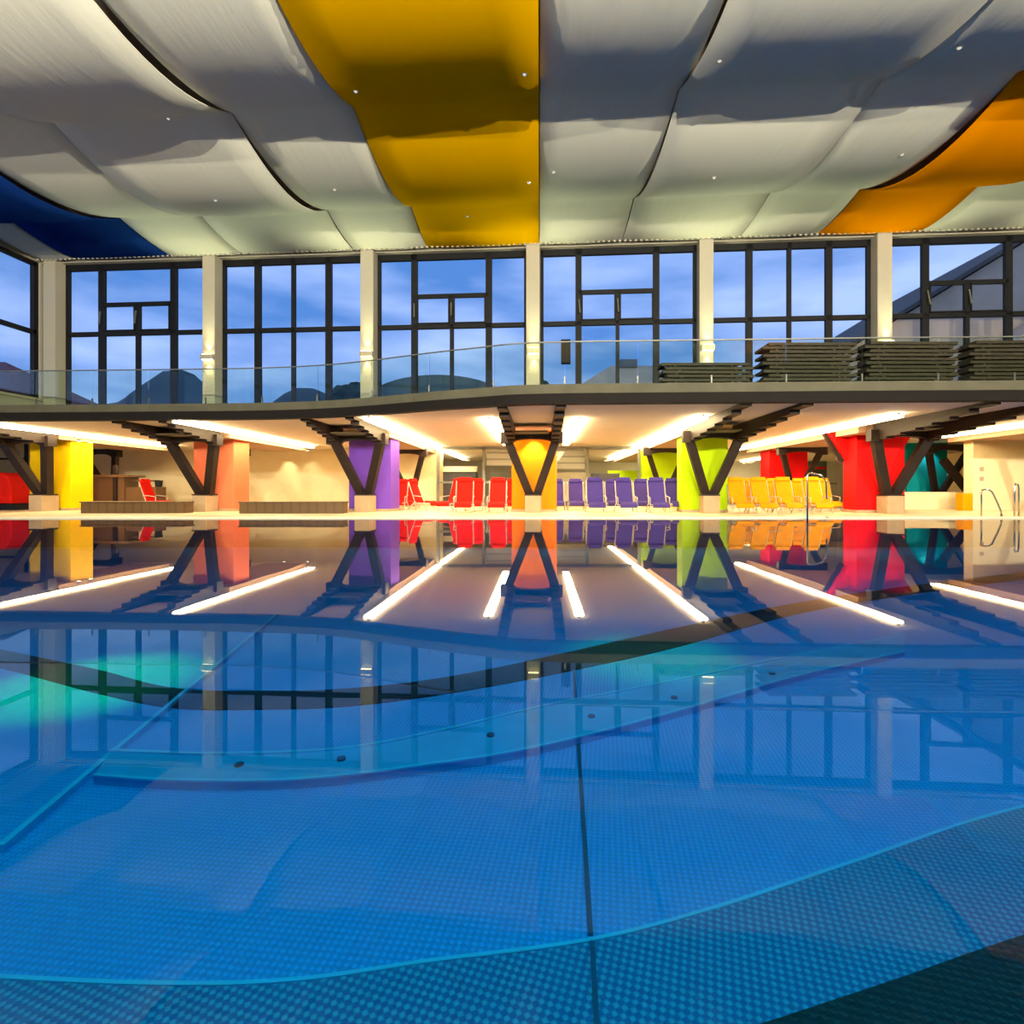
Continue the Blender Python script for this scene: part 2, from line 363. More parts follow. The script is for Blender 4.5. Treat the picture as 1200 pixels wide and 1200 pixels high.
# dropped beams with cove strips
BE = [(-20.4, 18.2, 28.5, 1.1), (-13.25, 18.2, 28.5, 1.1), (-6.75, 18.2, 30.1, 1.0), (6.3, 17.4, 40, .95), (12.7, 17.3, 30, 1.3), (19.1, 17.2, 23.4, 1.6)]
for X, y0, y1, hw in BE:
    y0 = fac_y(X, 20.35)+.1
    struct(MB().box(X - hw, X + hw, y0, y1, 2.93, Z_SOF).build('ceiling_beam', 'beam'))
SL = [(-18.75, 17.9, 28.2, 'warm ceiling light strip beside the yellow pillar'), (-11.75, 17.7, 28.2, 'warm ceiling light strip beside the salmon pillar'),
      (-5.35, 17.1, 29.8, 'warm ceiling light strip beside the violet pillar'), (-1.62, 17.4, 26.5, 'warm ceiling light strip left of the orange pillar'),
      (1.28, 17.4, 26.5, 'warm ceiling light strip right of the orange pillar'), (5.05, 16.8, 28.8, 'warm ceiling light strip left of the lime pillar'),
      (10.8, 16.4, 29.8, 'warm ceiling light strip left of the red pillar'), (16.75, 15.9, 23.2, 'warm ceiling light strip at the far right by the cream wall'),
      (15.6, 33.6, 42, 'added warm light strip brightening behind the glass by the large red pillar'), (9.4, 37.5, 43, 'added warm light strip brightening behind the tall dark cabinet'),  # this pair is added to lighten the dark zone behind the yellow chairs
      (-5.35, 30.3, 39, 'warm light strip in the glazed room beyond the red chairs'), (5.05, 29.6, 39, 'warm light strip in the glazed room beyond the violet chairs')]
for X, y0, y1, lb in SL:
    o = empty('light_strip', (X, (y0 + y1) / 2, Z_SOF - .002)); h = (y1 - y0) / 2
    tag(o, lb, 'ceiling light', 'cove light strips under the balcony')
    hs = MB(); hs.box(-.04, .04, -h, h, -.06, 0); hs.build('housing', 'tube_white', o)
    MB().box(-.15, .15, -h + .02, h - .02, -.13, -.06).build('diffuser', 'strip', o)

# ------------------------------------------------------------------ pillars, V supports
NAMES = ['yellow', 'salmon', 'violet', 'orange', 'lime', 'red', 'white']
def v_support(X, u, label, brackets=True, leg=.3, zb=.64, group=None):
    yb = fac_y(X, u); root = empty('v_support', (X, yb, .035), THETA)
    tag(root, label, 'support', group)
    MB().box(-.29, .29, -.36, .36, 0, zb).build('plinth', 'plinth', root, bevel=.015)
    MB().box(-.31, .31, -.36, .3, zb, zb + .05).build('base_plate', 'steel_brown', root)
    ty = -.75; zt = 2.62
    for s in (-1, 1):
        MB().bar((s * .14, 0, zb + .03), (s * .90, ty, zt + .1), leg, leg * .9, (0, 1, 0)).build('leg', 'steel_brown', root)
    arch = [(-1.13, 2.95), (1.13, 2.95), (1.13, 2.55), (.80, 2.55)] + [(.80 * math.cos(a), 2.55 + .16 * math.sin(a)) for a in [PI * k / 12 for k in range(1, 12)]] + [(-.80, 2.55), (-1.13, 2.55)]
    MB().prism_y(arch, ty - .18, ty + .18).build('crossbar', 'steel_brown', root)
    if brackets:
        for s in (-1, 1):
            # the two beams run square to the balcony edge
            gx = X + s * .80; L_ = yb - edge_y(gx) - .32
            n_ = 7; y_in = ty + .2; pts = [(y_in, Z_SOF - .04), (-L_, Z_SOF - .04)]
            for k in range(n_):
                ya = -L_ + (L_ + y_in) * k / n_; yb_ = -L_ + (L_ + y_in) * (k + 1) / n_
                z = 3.06 - .46 * (k / (n_ - 1)) ** .8 if k else 3.07
                pts += [(ya, z), (yb_, z)]
            pts = [p for i, p in enumerate(pts) if i == 0 or (Vector(p) - Vector(pts[i - 1])).length > 1e-4]
            MB().prism_x(pts, s * .80 - .14, s * .80 + .14).xf(Matrix.Rotation(-THETA, 4, 'Z')).build('bracket', 'steel_brown', root)
        MB().box(-.64, .64, -1.9, -1.0, 2.86, 2.9).build('soffit_panel', 'concrete', root)
    return root
VL = {'yellow': 'dark steel V support on a beige plinth before the yellow pillar', 'salmon': 'dark steel V support on a beige plinth before the salmon pillar',
      'violet': 'dark steel V support on a beige plinth before the violet pillar', 'orange': 'dark steel V support on a beige plinth before the orange pillar',
      'lime': 'dark steel V support on a beige plinth before the front lime pillar', 'red': 'dark steel V support on a beige plinth before the large red pillar',
      'white': 'dark steel V support at the right edge beside the cream wall'}
for X, nme in zip(XI, NAMES):
    v_support(X, 20.7, VL[nme], group='V supports along the pool edge')
    y = fac_y(X, 21.25)
    if nme == 'white': continue
    hw = .86
    hx = {'yellow': .92}.get(nme, hw); px_ = X - (.25 if nme == 'yellow' else 0)
    p = empty('pillar', (px_, y, .035), THETA); tag(p, f'{nme} painted square pillar in the front row under the balcony', 'pillar', 'coloured pillars in the front row')
    MB().box(-hx, hx, 0, 1.05, 0, Z_SOF - .04).build('shaft', 'paint_' + nme, p, bevel=.02)
    MB().box(-hx - .01, hx + .01, -.012, 1.06, 0, .1).build('skirting', 'plinth', p)
    if nme == 'red':
        for s_ in (-1, 1):
            MB().prism_y([(s_ * hx, 3.1), (s_ * (hx + .7), 3.1), (s_ * hx, 2.0)], .6, .94).build('capital', 'paint_red', p)
            MB().bar((s_ * (hx + .08), .97, 1.95), (s_ * (hx + .75), .97, 3.06), .12, .16, (0, 1, 0)).build('strut', 'steel_brown', p)
    # wall washer on the pillar head
    s = empty('wall_washer', (X, y - .3, 3.16), THETA); tag(s, f'small bright downlight at the head of the front {nme} pillar', 'lamp', 'downlights on the pillars')
    hs = MB().cyl((0, 0, -.12), .09, .12, 16).build('housing', 'black_metal', s); MB().cyl((0, 0, -.135), .075, .015, 16).build('lens', 'spot_glow', hs)
    light('pillar_lamp', 'SPOT', (X, y - .32, 2.98), 330, (1, .86, .6), .06, (X, y + .25, .2), 95, .7)
# side washers on the yellow pillar
for k, (dx, lb) in enumerate([(.95, 'bright small lamp high on the yellow pillar, nearer the V support'), (.95, 'bright small lamp high on the yellow pillar, at its rear')]):
    X = XI[0] + .82; y = fac_y(XI[0], 21.4 + k * .6)
    s = empty('wall_washer', (X, y, 3.0)); tag(s, lb, 'lamp', 'downlights on the pillars'); MB().cyl((0, 0, -.06), .07, .06, 16).build('housing', 'black_metal', s); MB().cyl((0, 0, -.075), .06, .015, 16).build('lens', 'spot_glow', s)
    light('pillar_lamp', 'SPOT', (X + .03, y, 2.9), 60, (1, .86, .5), .05, (X - .25, y, .2), 95, .7)
# second row
SEC = [(-15.5, 26.8, None, 'dark steel V frame behind the salmon pillar'), (-22.6, 27.2, None, 'dark steel V frame behind the yellow pillar'), (-6.75, 28, None, 'dark steel V frame beside the violet pillar before the cream wall'), (6.3, 28, 'lime', 'dark steel V frame before the rear lime pillar'),
       (12.7, 28, 'red', 'dark steel V frame before the rear red pillar'), (19.0, 27.4, 'teal', 'dark steel V frame before the teal pillar')]
for X, u, c, lb in SEC:
    v_support(X, u, lb, False, .24, .7, 'V frames in the rear row')
    if c:
        y = fac_y(X, u + .75)
        p = empty('pillar', (X, y, .035), THETA); tag(p, f'{c} painted pillar standing in the rear row', 'pillar', 'coloured pillars in the rear row')
        MB().box(-.95, .95, 0, 1.4, 0, Z_SOF - .04).build('shaft', 'paint_' + c, p, bevel=.02)
        MB().box(-.96, .96, -.012, 1.41, 0, .1).build('skirting', 'plinth', p)
        light('pillar_lamp', 'SPOT', (X, y - .35, 3.0), 110, (1, .9, .7) if c != 'teal' else (.8, 1, 1), .06, (X, y + .2, .2), 95, .7)
# slanting brace behind the low parapet at the right
tag(MB().bar((18.3, 24.75, 2.25), (20.0, 24.75, .12), .3, .22, (0, 1, 0)).build('brace', 'steel_brown', origin=(20.0, 24.75, .04)), 'slanting dark brace behind the low cream parapet', 'brace')

# washes on the cream walls
for X, Y, e, aim in [(-14.2, 30.4, 130, (-14.2, 31, .2)), (-12.9, 30.4, 60, (-12.9, 31, .2)), (-9.9, 30.4, 60, (-9.9, 31, .2))]:
    s = empty('wall_washer', (X, Y, Z_SOF)); tag(s, {-14.2: 'downlight washing the cream wall left of the salmon pillar', -12.9: 'downlight washing the cream wall behind the salmon pillar', -9.9: 'downlight washing the cream wall over the long bench'}[X], 'lamp', 'wall washers on the cream wall')
    hs = MB().cyl((0, 0, -.1), .08, .1, 16).build('housing', 'black_metal', s); MB().cyl((0, 0, -.112), .065, .012, 16).build('lens', 'spot_glow', hs)
    light('wall_lamp', 'SPOT', (X, Y, 3.06), e, (1, .86, .55), .04, aim, 80, .8)
for X in (18.7, 19.4):
    light('wall_lamp', 'SPOT', (X, 22.2, 3.05), 70, (1, .86, .55), .04, (X, 22.65, .2), 90, .8)
    s = empty('wall_washer', (X, 22.2, Z_SOF)); tag(s, 'left downlight over the cream wall block' if X < 19 else 'right downlight over the cream wall block', 'lamp', 'wall washers on the cream block')
    hs = MB().cyl((0, 0, -.1), .08, .1, 16).build('housing', 'black_metal', s); MB().cyl((0, 0, -.112), .065, .012, 16).build('lens', 'spot_glow', hs)
for dz, lb in ((1.75, 'upper small brown switch on the cream wall block'), (1.35, 'lower small brown switch on the cream wall block')):
    o = MB().box(-.08, .08, -.02, 0, -.09, .09).build('wall_switch', 'plinth'); o.location = (18.3, 22.6, dz); tag(o, lb, 'switch', 'switches on the cream block')

# ------------------------------------------------------------------ glazed room at the back
gw = MB()
for x in (-5.4, -2.95, -.2, 2.55, 5.3): gw.box(x - .07, x + .07, 29.0, 29.14, .035, Z_SOF)
gw.box(-5.4, 5.3, 29, 29.14, 3.05, Z_SOF); gw.box(-5.4, 5.3, 29, 29.14, 1.25, 1.36); gw.box(-5.4, 5.3, 29, 29.14, .035, .3)
g = struct(gw.build('window_20', 'rail'))
MB().box(-5.4, 5.3, 29.06, 29.075, .3, 3.05).build('window_pane', 'room_glass', g)
gw = MB()
for x in (7.6, 9.2, 11.2, 14.2, 15.9): gw.box(x - .06, x + .06, 33.0, 33.14, .035, Z_SOF)
gw.box(7.6, 18, 33, 33.14, 1.25, 1.33); gw.box(7.6, 18, 33, 33.14, .035, .3)
g = struct(gw.build('window_21', 'rail')); MB().box(7.6, 18, 33.06, 33.075, .3, Z_SOF).build('window_pane', 'room_glass', g)
def boxthing(name, mt, x0, x1, y0, y1, z0, z1, lb, cat, group=None, bev=.01):
    c = ((x0 + x1) / 2, (y0 + y1) / 2, z0)
    return tag(MB().box(x0, x1, y0, y1, z0, z1).build(name, mt, origin=c, bevel=bev), lb, cat, group)
boxthing('roller_blind', 'white_slat', .2, 2.45, 29.4, 29.46, 2.0, 3.04, 'white slatted blind in the glazed room right of the orange pillar', 'blind')
boxthing('roller_blind', 'white_slat', -2.85, -.3, 29.4, 29.46, 2.2, 3.04, 'white slatted blind in the glazed room left of the orange pillar', 'blind')
o = boxthing('kiosk', 'dark_unit', -7.2, -4.2, 36, 37.5, .035, 2.1, 'dark blue kiosk in the glazed room behind the red chairs', 'kiosk')
MB().box(-7.3, -4.1, 35.9, 36, 2.1, 2.45).build('sign_board', 'paint_white', o, origin=None).location = (5.7, -36.75, -.035)
o = boxthing('shelf_unit', 'grey_wall', -3.4, .4, 38, 38.8, .035, 2.2, 'grey shelf unit in the glazed room between the red chairs', 'shelf')
o = boxthing('display_cabinet', 'paint_white', .6, 3.3, 37, 38, .035, 2.1, 'white cabinet in the glazed room behind the violet chairs', 'cabinet')
o = boxthing('display_cabinet', 'dark_unit', 3.5, 5.3, 36, 37, .035, 2.0, 'dark cabinet in the glazed room near the rear lime pillar', 'cabinet')
boxthing('partition', 'paint_lime', 4.9, 8.2, 39, 39.3, .035, 2.3, 'lime partition deep in the glazed room', 'partition')
boxthing('curtain', 'green_roof', 16.2, 17.9, 34, 34.1, .3, 2.7, 'pale green curtain panel behind the yellow chairs', 'curtain')
boxthing('curtain', 'paint_white', 14.4, 16.0, 34, 34.1, .3, 2.7, 'white curtain panel behind the yellow chairs', 'curtain')
boxthing('display_cabinet', 'dark_unit', 8.2, 11.4, 36, 37, .035, 2.6, 'tall dark cabinet between the lime and red pillars', 'cabinet')
o = boxthing('round_sign', 'paint_teal', 14.6, 15.5, 32.6, 32.66, 2.2, 2.6, 'small teal sign hanging before the glass by the red pillar', 'sign')
o = boxthing('banner', 'paint_red', 13.6, 17.2, 32.75, 32.8, 2.15, 2.3, 'narrow red banner running across the glass by the red pillar', 'banner')
o = boxthing('notice_board', 'seat_red', 8.3, 10.3, 31.0, 31.2, 1.35, 2.1, 'dark red notice board behind the yellow chairs', 'notice board')
# pictures / lamps in the left rear
gw = MB()
for x in (-30, -27.4, -25.6): gw.box(x - .06, x + .06, 27.2, 27.3, .035, Z_SOF)
gw.box(-30, -25.6, 27.2, 27.3, 2.4, 2.5); gw.box(-30, -25.6, 27.2, 27.3, 1.6, 1.7)
g = struct(gw.build('window_22', 'black_metal')); MB().box(-30, -25.6, 27.24, 27.25, .1, Z_SOF).build('window_pane', 'room_glass', g)

# ------------------------------------------------------------------ loungers by the pool
def make_chair(colour):
    r = empty('lounge_chair')
    prof = lambda pts, th: pts
    # seat and backrest as curved cushions
    def cushion(path, wd, th):
        mb = MB(); P = [Vector((0, y, z)) for y, z in path]; A = []; Bm = []
        for i, p in enumerate(P):
            dd = (P[min(i + 1, len(P) - 1)] - P[max(i - 1, 0)]).normalized(); nn = Vector((0, -dd.z, dd.y)) * th / 2
            A.append(p + nn); Bm.append(p - nn)
        return mb.prism_x([(v.y, v.z) for v in A] + [(v.y, v.z) for v in Bm[::-1]], -wd / 2, wd / 2)
    cushion([(-.66, .20), (-.62, .30), (-.5, .36), (-.2, .36), (.05, .36)], .62, .07).build('seat', 'seat_' + colour, r, bevel=.015)
    bk = cushion([(.06, .38), (.16, .62), (.27, .90), (.36, 1.12), (.39, 1.24)], .60, .07).build('backrest', 'seat_' + colour, r, bevel=.015)
    cushion([(.33, 1.18), (.36, 1.28), (.38, 1.33)], .52, .10).build('headrest', 'seat_' + colour, bk, bevel=.02)
    for s in (-1, 1):
        MB().tube([(s * .33, -.6, .30), (s * .33, .08, .31), (s * .33, .40, 1.2)], .018, 8).build('side_rail', 'tube_white', r, smooth=True)
        MB().tube([(s * .35, -.30, .30), (s * .36, -.52, 0)], .018, 8).build('leg', 'tube_white', r, smooth=True)
        MB().tube([(s * .35, .12, .32), (s * .36, .44, 0)], .018, 8).build('leg', 'tube_white', r, smooth=True)
        MB().tube([(s * .35, -.34, .30), (s * .37, -.36, .56), (s * .37, .0, .60), (s * .35, .2, .62)], .017, 8).build('armrest', 'tube_white', r, smooth=True)
    return r
def place_chairs(colour, spots, group):
    proto = make_chair(colour)
    for i, (px, Y, rz, lb) in enumerate(spots):
        o = proto if i == 0 else copy_tree(proto)
        o.location = ((px - 632) * Y / 640, Y, .037); o.rotation_euler = (0, 0, rz)
        tag(o, lb, 'chair', group)
place_chairs('red', [(583, 20.9, 0, 'red high-backed lounge chair next to the orange pillar'), (544, 20.9, .05, 'red high-backed lounge chair left of the one by the orange pillar'),
                     (557, 22.6, .0, 'red lounge chair partly hidden behind the front pair'), (531, 22.5, -.55, 'red lounge chair turned aside, third from the orange pillar'), (601, 22.9, 0, 'red lounge chair mostly hidden behind the orange pillar'),
                     (467, 23.6, 0, 'red lounge chair peeping out beside the violet pillar'), (480, 24.6, .0, 'red lounge chair in front of the rear V frame'), (493, 23.2, 1.3, 'low red lounge chair seen sideways near the violet pillar')], 'red lounge chairs')
place_chairs('violet', [(698, 20.8, 0, 'violet lounge chair, front row, nearest the orange pillar'), (733, 20.8, .05, 'violet lounge chair, front row, second from the orange pillar'), (771, 20.8, .0, 'violet lounge chair, front row, third from the orange pillar'), (791, 22.1, .1, 'violet lounge chair pressed against the front lime pillar'),
                        (652, 23.4, 0, 'violet lounge chair, back row, half hidden by the orange pillar'), (675, 23.4, 0, 'violet lounge chair, back row, standing alone right of the orange pillar'), (719, 23.4, 0, 'violet lounge chair, back row, in the gap of the front pair'), (753, 23.2, 0, 'violet lounge chair, back row, before the rear lime pillar')], 'violet lounge chairs')
place_chairs('yellow', [(866, 20.4, 0, 'yellow lounge chair, front row, nearest the lime pillar'), (893, 20.3, 0, 'yellow lounge chair, front row, second from the lime pillar'), (922, 20.2, 0, 'yellow lounge chair, front row, just left of the steel handrail'), (956, 20.0, 0, 'yellow lounge chair, front row, just right of the steel handrail'),
                        (880, 22.4, 0, 'yellow lounge chair, back row, nearest the lime pillar'), (909, 22.4, 0, 'yellow lounge chair, back row, before the rear red pillar'), (941, 22.3, 0, 'yellow lounge chair, back row, behind the steel handrail'), (968, 22.2, 0, 'yellow lounge chair, back row, nearest the large red pillar')], 'yellow lounge chairs')
# moulded red lounge pod at the far left, red chair by the bar
pod = empty('lounge_pod', (-23.2, 23.6, .035)); tag(pod, 'large red rounded lounge pod at the left edge on a dark foot', 'lounge seat')
prof = [(-1.05, .28), (-1.1, .7), (-1.0, 1.2), (-.8, 1.48), (-.5, 1.6), (.5, 1.6), (.85, 1.45), (1.02, 1.1), (1.05, .6), (1.0, .28)]
MB().prism_y(prof, -.7, .7).build('shell', 'seat_red', pod, bevel=.06, smooth=False)
MB().box(-.7, .9, -.5, .5, 0, .28).build('foot', 'black_metal', pod, bevel=.02)
MB().box(-.7, .7, -.75, -.55, .5, .8).build('cushion', 'seat_red', pod, bevel=.04)
ch = make_chair('red'); ch.name = 'lounge_chair'; ch.location = (-17.1, 24.2, .037); ch.rotation_euler = (0, 0, PI / 2); tag(ch, 'red lounge chair seen sideways behind the bench, beside the timber bar', 'chair', 'red lounge chairs')
bar = empty('bar_counter', (-19.9, 25.4, .035)); tag(bar, 'dark timber bar counter with a post right of the yellow pillar', 'bar counter')
MB().box(-1.3, .6, 0, .9, 0, 1.45).build('cabinet', 'wood', bar); MB().box(-1.7, .85, -.15, 1.05, 1.45, 1.56).build('worktop', 'wood', bar, bevel=.01)
MB().box(.15, .3, -.12, .03, 0, 2.0).build('post', 'steel_brown', bar); MB().box(.6, 2.0, .1, .8, 0, 1.0).build('side_counter', 'wood', bar)
MB().box(.6, 1.9, .4, .5, 1.25, 1.33).build('shelf', 'wood', bar)
pot = empty('ice_bucket', (-18.05, 25.9, 1.037)); tag(pot, 'small black container on the side counter of the timber bar', 'container'); MB().cyl((0, 0, 0), .14, .28, 16, .17).build('body', 'black_metal', pot); MB().cyl((0, 0, .28), .18, .03, 16).build('lid', 'black_metal', pot)
for x0, x1, y, lb in [(-16.6, -14.3, 19.9, 'long dark timber bench between the yellow and salmon pillars'), (-10.85, -7.1, 19.7, 'long dark timber bench between the salmon and violet pillars')]:
    if lb.startswith('long dark timber bench between the yellow'): x0, x1 = -16.75, -12.95
    b = empty('bench', ((x0 + x1) / 2, y, .035)); tag(b, lb, 'bench', 'timber benches by the pool'); hw = (x1 - x0) / 2
    MB().box(-hw, hw, .05, .55, 0, .38).build('base', 'bench_wood', b); MB().box(-hw - .02, hw + .02, 0, .6, .38, .43).build('seat', 'bench_wood', b, bevel=.008)
# chrome handrails of the pool ladders
def arc(cx, cz, r, a0, a1, n=8): return [(cx + r * math.cos(a0 + (a1 - a0) * k / n), cz + r * math.sin(a0 + (a1 - a0) * k / n)) for k in range(n + 1)]
def handrail(x, y, pts, lb, group=None):
    o = empty('handrail', (x, y, 0)); tag(o, lb, 'handrail', group)
    MB().tube([(px, 0, pz) for px, pz in pts], .027, 10).build('rail', 'chrome', o, smooth=True)
    MB().cyl((pts[-1][0], 0, .045), .06, .02, 16).build('flange', 'chrome', o); return o
handrail(8.1, 16.5, [(0, -.6), (0, 1.30)] + [(.08 - .08 * math.cos(a), 1.30 + .08 * math.sin(a)) for a in (.4, .8, 1.2, 1.57)] + [(.25, 1.36), (.45, 1.30), (.56, 1.15), (.58, .6)], 'tall chrome handrail rising from the pool before the yellow chairs')
handrail(14.0, 17.3, [(0, .05), (0, .80)] + [(.1 - .1 * math.cos(a), .8 + .1 * math.sin(a)) for a in (.4, .8, 1.2, 1.57)] + [(.22, .90), (.34, .82), (.52, .45), (.62, .2), (.64, .06)], 'low bent chrome handrail left of the pair by the cream wall', 'chrome handrails at the right')
handrail(15.05, 17.3, [(0, .05), (0, 1.02), (.04, 1.08), (.1, 1.06), (.13, .98), (.14, .06)], 'tall narrow chrome handrail at the right edge by the cream wall', 'chrome handrails at the right')
boxthing('floor_box', 'seat_yellow', 17.45, 17.85, 22.5, 22.9, .036, .75, 'small yellow box standing beside the cream wall block', 'box')

# ------------------------------------------------------------------ balcony balustrade
bal = empty('glass_balustrade', (0, 14.5, Z_TOP)); tag(bal, 'long curved frameless glass balustrade along the balcony edge', 'balustrade')
def pt_at(x): return Vector((x, edge_y(x) + .12, 0))
xs = [-20.5 + i * 46.2 / 24 for i in range(25)]
off = Vector((0, 14.5, Z_TOP))
for i in range(24):
    seg = [pt_at(xs[i] + .02 + (xs[i + 1] - xs[i] - .04) * k / 4) for k in range(5)]
    ribbon([(p.x, p.y) for p in seg], .016, Z_TOP + .0, Z_TOP + 1.12).xf(Matrix.Translation(-off)).build('glass_panel', 'rail_glass', bal)
for i in range(0, 25, 1):
    p = pt_at(xs[i]); MB().box(p.x - .02, p.x + .02, p.y + .02, p.y + .06, Z_TOP, Z_TOP + .22).xf(Matrix.Translation(-off)).build('clamp', 'rail', bal)
ribbon([(x, y + .12) for x, y in EDGEC], .04, Z_TOP + 1.12, Z_TOP + 1.15).xf(Matrix.Translation(-off)).build('rail', 'rail', bal)

# ------------------------------------------------------------------ upper facade
Z_HEAD = 10.3; Z_TR = 7.4
def win_bay(k, x0, x1, style, xf, label_n):
    """frame in local coords: x along the wall from x0 to x1, y outward"""
    fr = MB(); W = x1 - x0; T = .13; Dp = .16
    def vb(x, z0, z1, t=.1): fr.box(x - t / 2, x + t / 2, 0, Dp, z0, z1)
    def hb(xa, xb, z, t=.12): fr.box(xa, xb, 0, Dp, z - t / 2, z + t / 2)
    q = [x0 + W * .25, x0 + W * .5, x0 + W * .745]
    z0 = Z_TOP
    vb(x0 + .07, z0, Z_HEAD, .14); vb(x1 - .07, z0, Z_HEAD, .14); hb(x0, x1, Z_HEAD - .11, .26); hb(x0, x1, z0 + .08, .16); hb(x0, x1, Z_TR, .17)
    vb(q[0], z0, Z_HEAD + .15, .24); vb(q[2], z0, Z_HEAD + .15, .24)
    if style == 'vent':
        hb(q[0], q[2], 8.62, .13); vb(q[1], Z_TR, 8.62, .17); vb(q[1], z0, Z_TR, .14)
    else: vb(q[1], z0, Z_HEAD, .14)
    o = fr.xf(xf).build(f'window_{label_n}', 'black_metal'); struct(o)
    MB().box(x0 + .05, x1 - .05, .07, .085, z0 + .1, Z_HEAD - .1).xf(xf).build('window_pane', 'glass', o)
    if style == 'vent':
        for xa, xb in ((q[0] + .12, q[1] - .08), (q[1] + .08, q[2] - .12)):
            v = MB(); t = .05
            v.box(xa, xb, -.04, .05, Z_TR + .09, Z_TR + .14); v.box(xa, xb, -.04, .05, 8.5, 8.55); v.box(xa, xa + t, -.04, .05, Z_TR + .09, 8.55); v.box(xb - t, xb, -.04, .05, Z_TR + .09, 8.55)
            v.xf(xf).build('vent_sash', 'black_metal', o)
        MB().bar((q[0] + .02, -.06, 8.3), (q[0] + .06, -.16, 7.75), .05, .05).xf(xf).build('window_opener', 'rail', o)
        MB().bar((q[1], -.06, 8.3), (q[1] + .02, -.16, 7.75), .05, .05).xf(xf).build('window_opener', 'rail', o)
    return o
UF = 21.3
bays = [('vent', 0), ('tall', 1), ('vent', 2), ('vent', 3), ('tall', 4), ('vent', 5)]
XC = XI + [PX1]
for k in range(7):
    xa, xb = XC[k], XC[k + 1]; L_ = (xb - xa) / math.cos(THETA)
    mtx = Matrix.Translation((xa, fac_y(xa, UF) + .12, 0)) @ Matrix.Rotation(THETA, 4, 'Z')
    win_bay(k, .24, L_ - .24, ['vent', 'tall', 'vent', 'vent', 'tall', 'vent', 'tall'][k], mtx, k + 1)
CL = ['cream column in the left corner of the upper window wall', 'cream upper column between the first and second full window bays', 'cream upper column above the violet pillar', 'cream upper column above the orange pillar', 'cream upper column above the lime pillar', 'cream upper column above the large red pillar behind the stacks', 'cream upper column out at the right of the window wall', 'cream upper column at the right end of the hall']
SLB = ['wall lamp on the corner column at the left', 'bright up and down wall lamp on the upper column above the salmon pillar', 'bright up and down wall lamp on the upper column above the violet pillar', 'bright up and down wall lamp on the upper column above the orange pillar', 'bright up and down wall lamp on the upper column above the lime pillar', 'bright up and down wall lamp on the upper column behind the sunbed stacks', 'wall lamp on the last upper column at the right', 'wall lamp on the column at the right end of the hall']
for i, X in enumerate(XC):
    y = fac_y(X, UF)
    c = empty('upper_column', (X, y, Z_TOP - .02), THETA); tag(c, CL[i], 'column', 'cream columns of the window wall')
    MB().box(-.26, .26, -.35, .35, 0, Z_HEAD - Z_TOP + .35).build('shaft', 'column_paint', c, bevel=.01)
    MB().box(-.28, .28, -.37, .37, 0, .12).build('base', 'concrete', c)
    if i == 0: continue
    s = empty('wall_lamp', (X, y - .38, 6.2), THETA); tag(s, SLB[i], 'wall lamp', 'up and down lamps on the columns')
    MB().box(-.25, .25, -.16, .0, -.10, .10).build('housing', 'lamp_box', s, bevel=.01)
    MB().box(-.20, .20, -.14, -.03, .10, .115).build('upper_lens', 'lamp_glow', s); MB().box(-.20, .20, -.14, -.03, -.115, -.10).build('lower_lens', 'lamp_glow', s)
    light('wall_lamp_up', 'SPOT', (X, y - .54, 6.36), 460, (.92, 1, .62), .05, (X, y - 2.4, 10), 95, .8)
    for sg in (-1, 1): light('wall_lamp_wash', 'SPOT', (X, y - .46, 6.2 + sg * .15), 90, (1, .86, .42), .04, (X, y - .43, 6.2 + sg * 4), 70, .9)
# laced edge between fabric and window head
fr = MB(); xl = -20.6
while xl < 25.6:
    fr.box(xl, xl + .09, fac_y(xl, 20.86), fac_y(xl, 20.9), Z_HEAD - .02, Z_HEAD + .22); xl += .2
struct(fr.build('trim_4', 'column_paint'))
hd = MB().add([(-20.7, fac_y(-20.7, 21.2), Z_HEAD), (25.9, fac_y(25.9, 21.2), Z_HEAD), (25.9, fac_y(25.9, 21.6), Z_HEAD), (-20.7, fac_y(-20.7, 21.6), Z_HEAD),
               (-20.7, fac_y(-20.7, 21.2), 12.2), (25.9, fac_y(25.9, 21.2), 12.2), (25.9, fac_y(25.9, 21.6), 12.2), (-20.7, fac_y(-20.7, 21.6), 12.2)],
              [(0, 3, 2, 1), (4, 5, 6, 7), (0, 1, 5, 4), (1, 2, 6, 5), (2, 3, 7, 6), (3, 0, 4, 7)])
struct(hd.build('wall_front', 'column_paint'))
# left hall wall with windows
YL = fac_y(-20.7, UF) + .3
lw = MB(); lw.box(-21.0, -20.7, -9.2, YL, Z_TOP, 4.62); lw.box(-21.0, -20.7, -9.2, YL, Z_HEAD, 12.2); 
struct(lw.build('wall_left', 'column_paint'))
struct(MB().box(-21.0, -20.7, -9.2, 17, -.2, Z_TOP - .02).build('wall_left_pool', 'column_paint'))
fr = MB()
ys = [YL - .55 - 3.2 * i for i in range(10)]
for y in ys: fr.box(-20.95, -20.78, y - .1, y + .1, 4.62, Z_HEAD)
for z, t in ((4.7, .14), (Z_TR, .17), (Z_HEAD - .08, .16)): fr.box(-20.95, -20.78, ys[-1], ys[0], z - t / 2, z + t / 2)
g = struct(fr.build('window_8', 'black_metal')); MB().box(-20.88, -20.865, ys[-1], ys[0], 4.62, Z_HEAD).build('window_pane', 'glass', g)
struct(MB().box(-21, -20.7, ys[0] + .1, YL, 4.62, Z_HEAD).build('wall_left_pier', 'column_paint'))
struct(MB().box(-20.75, -20.55, 17.9, YL, 4.56, 4.66).build('trim_5', 'column_paint'))
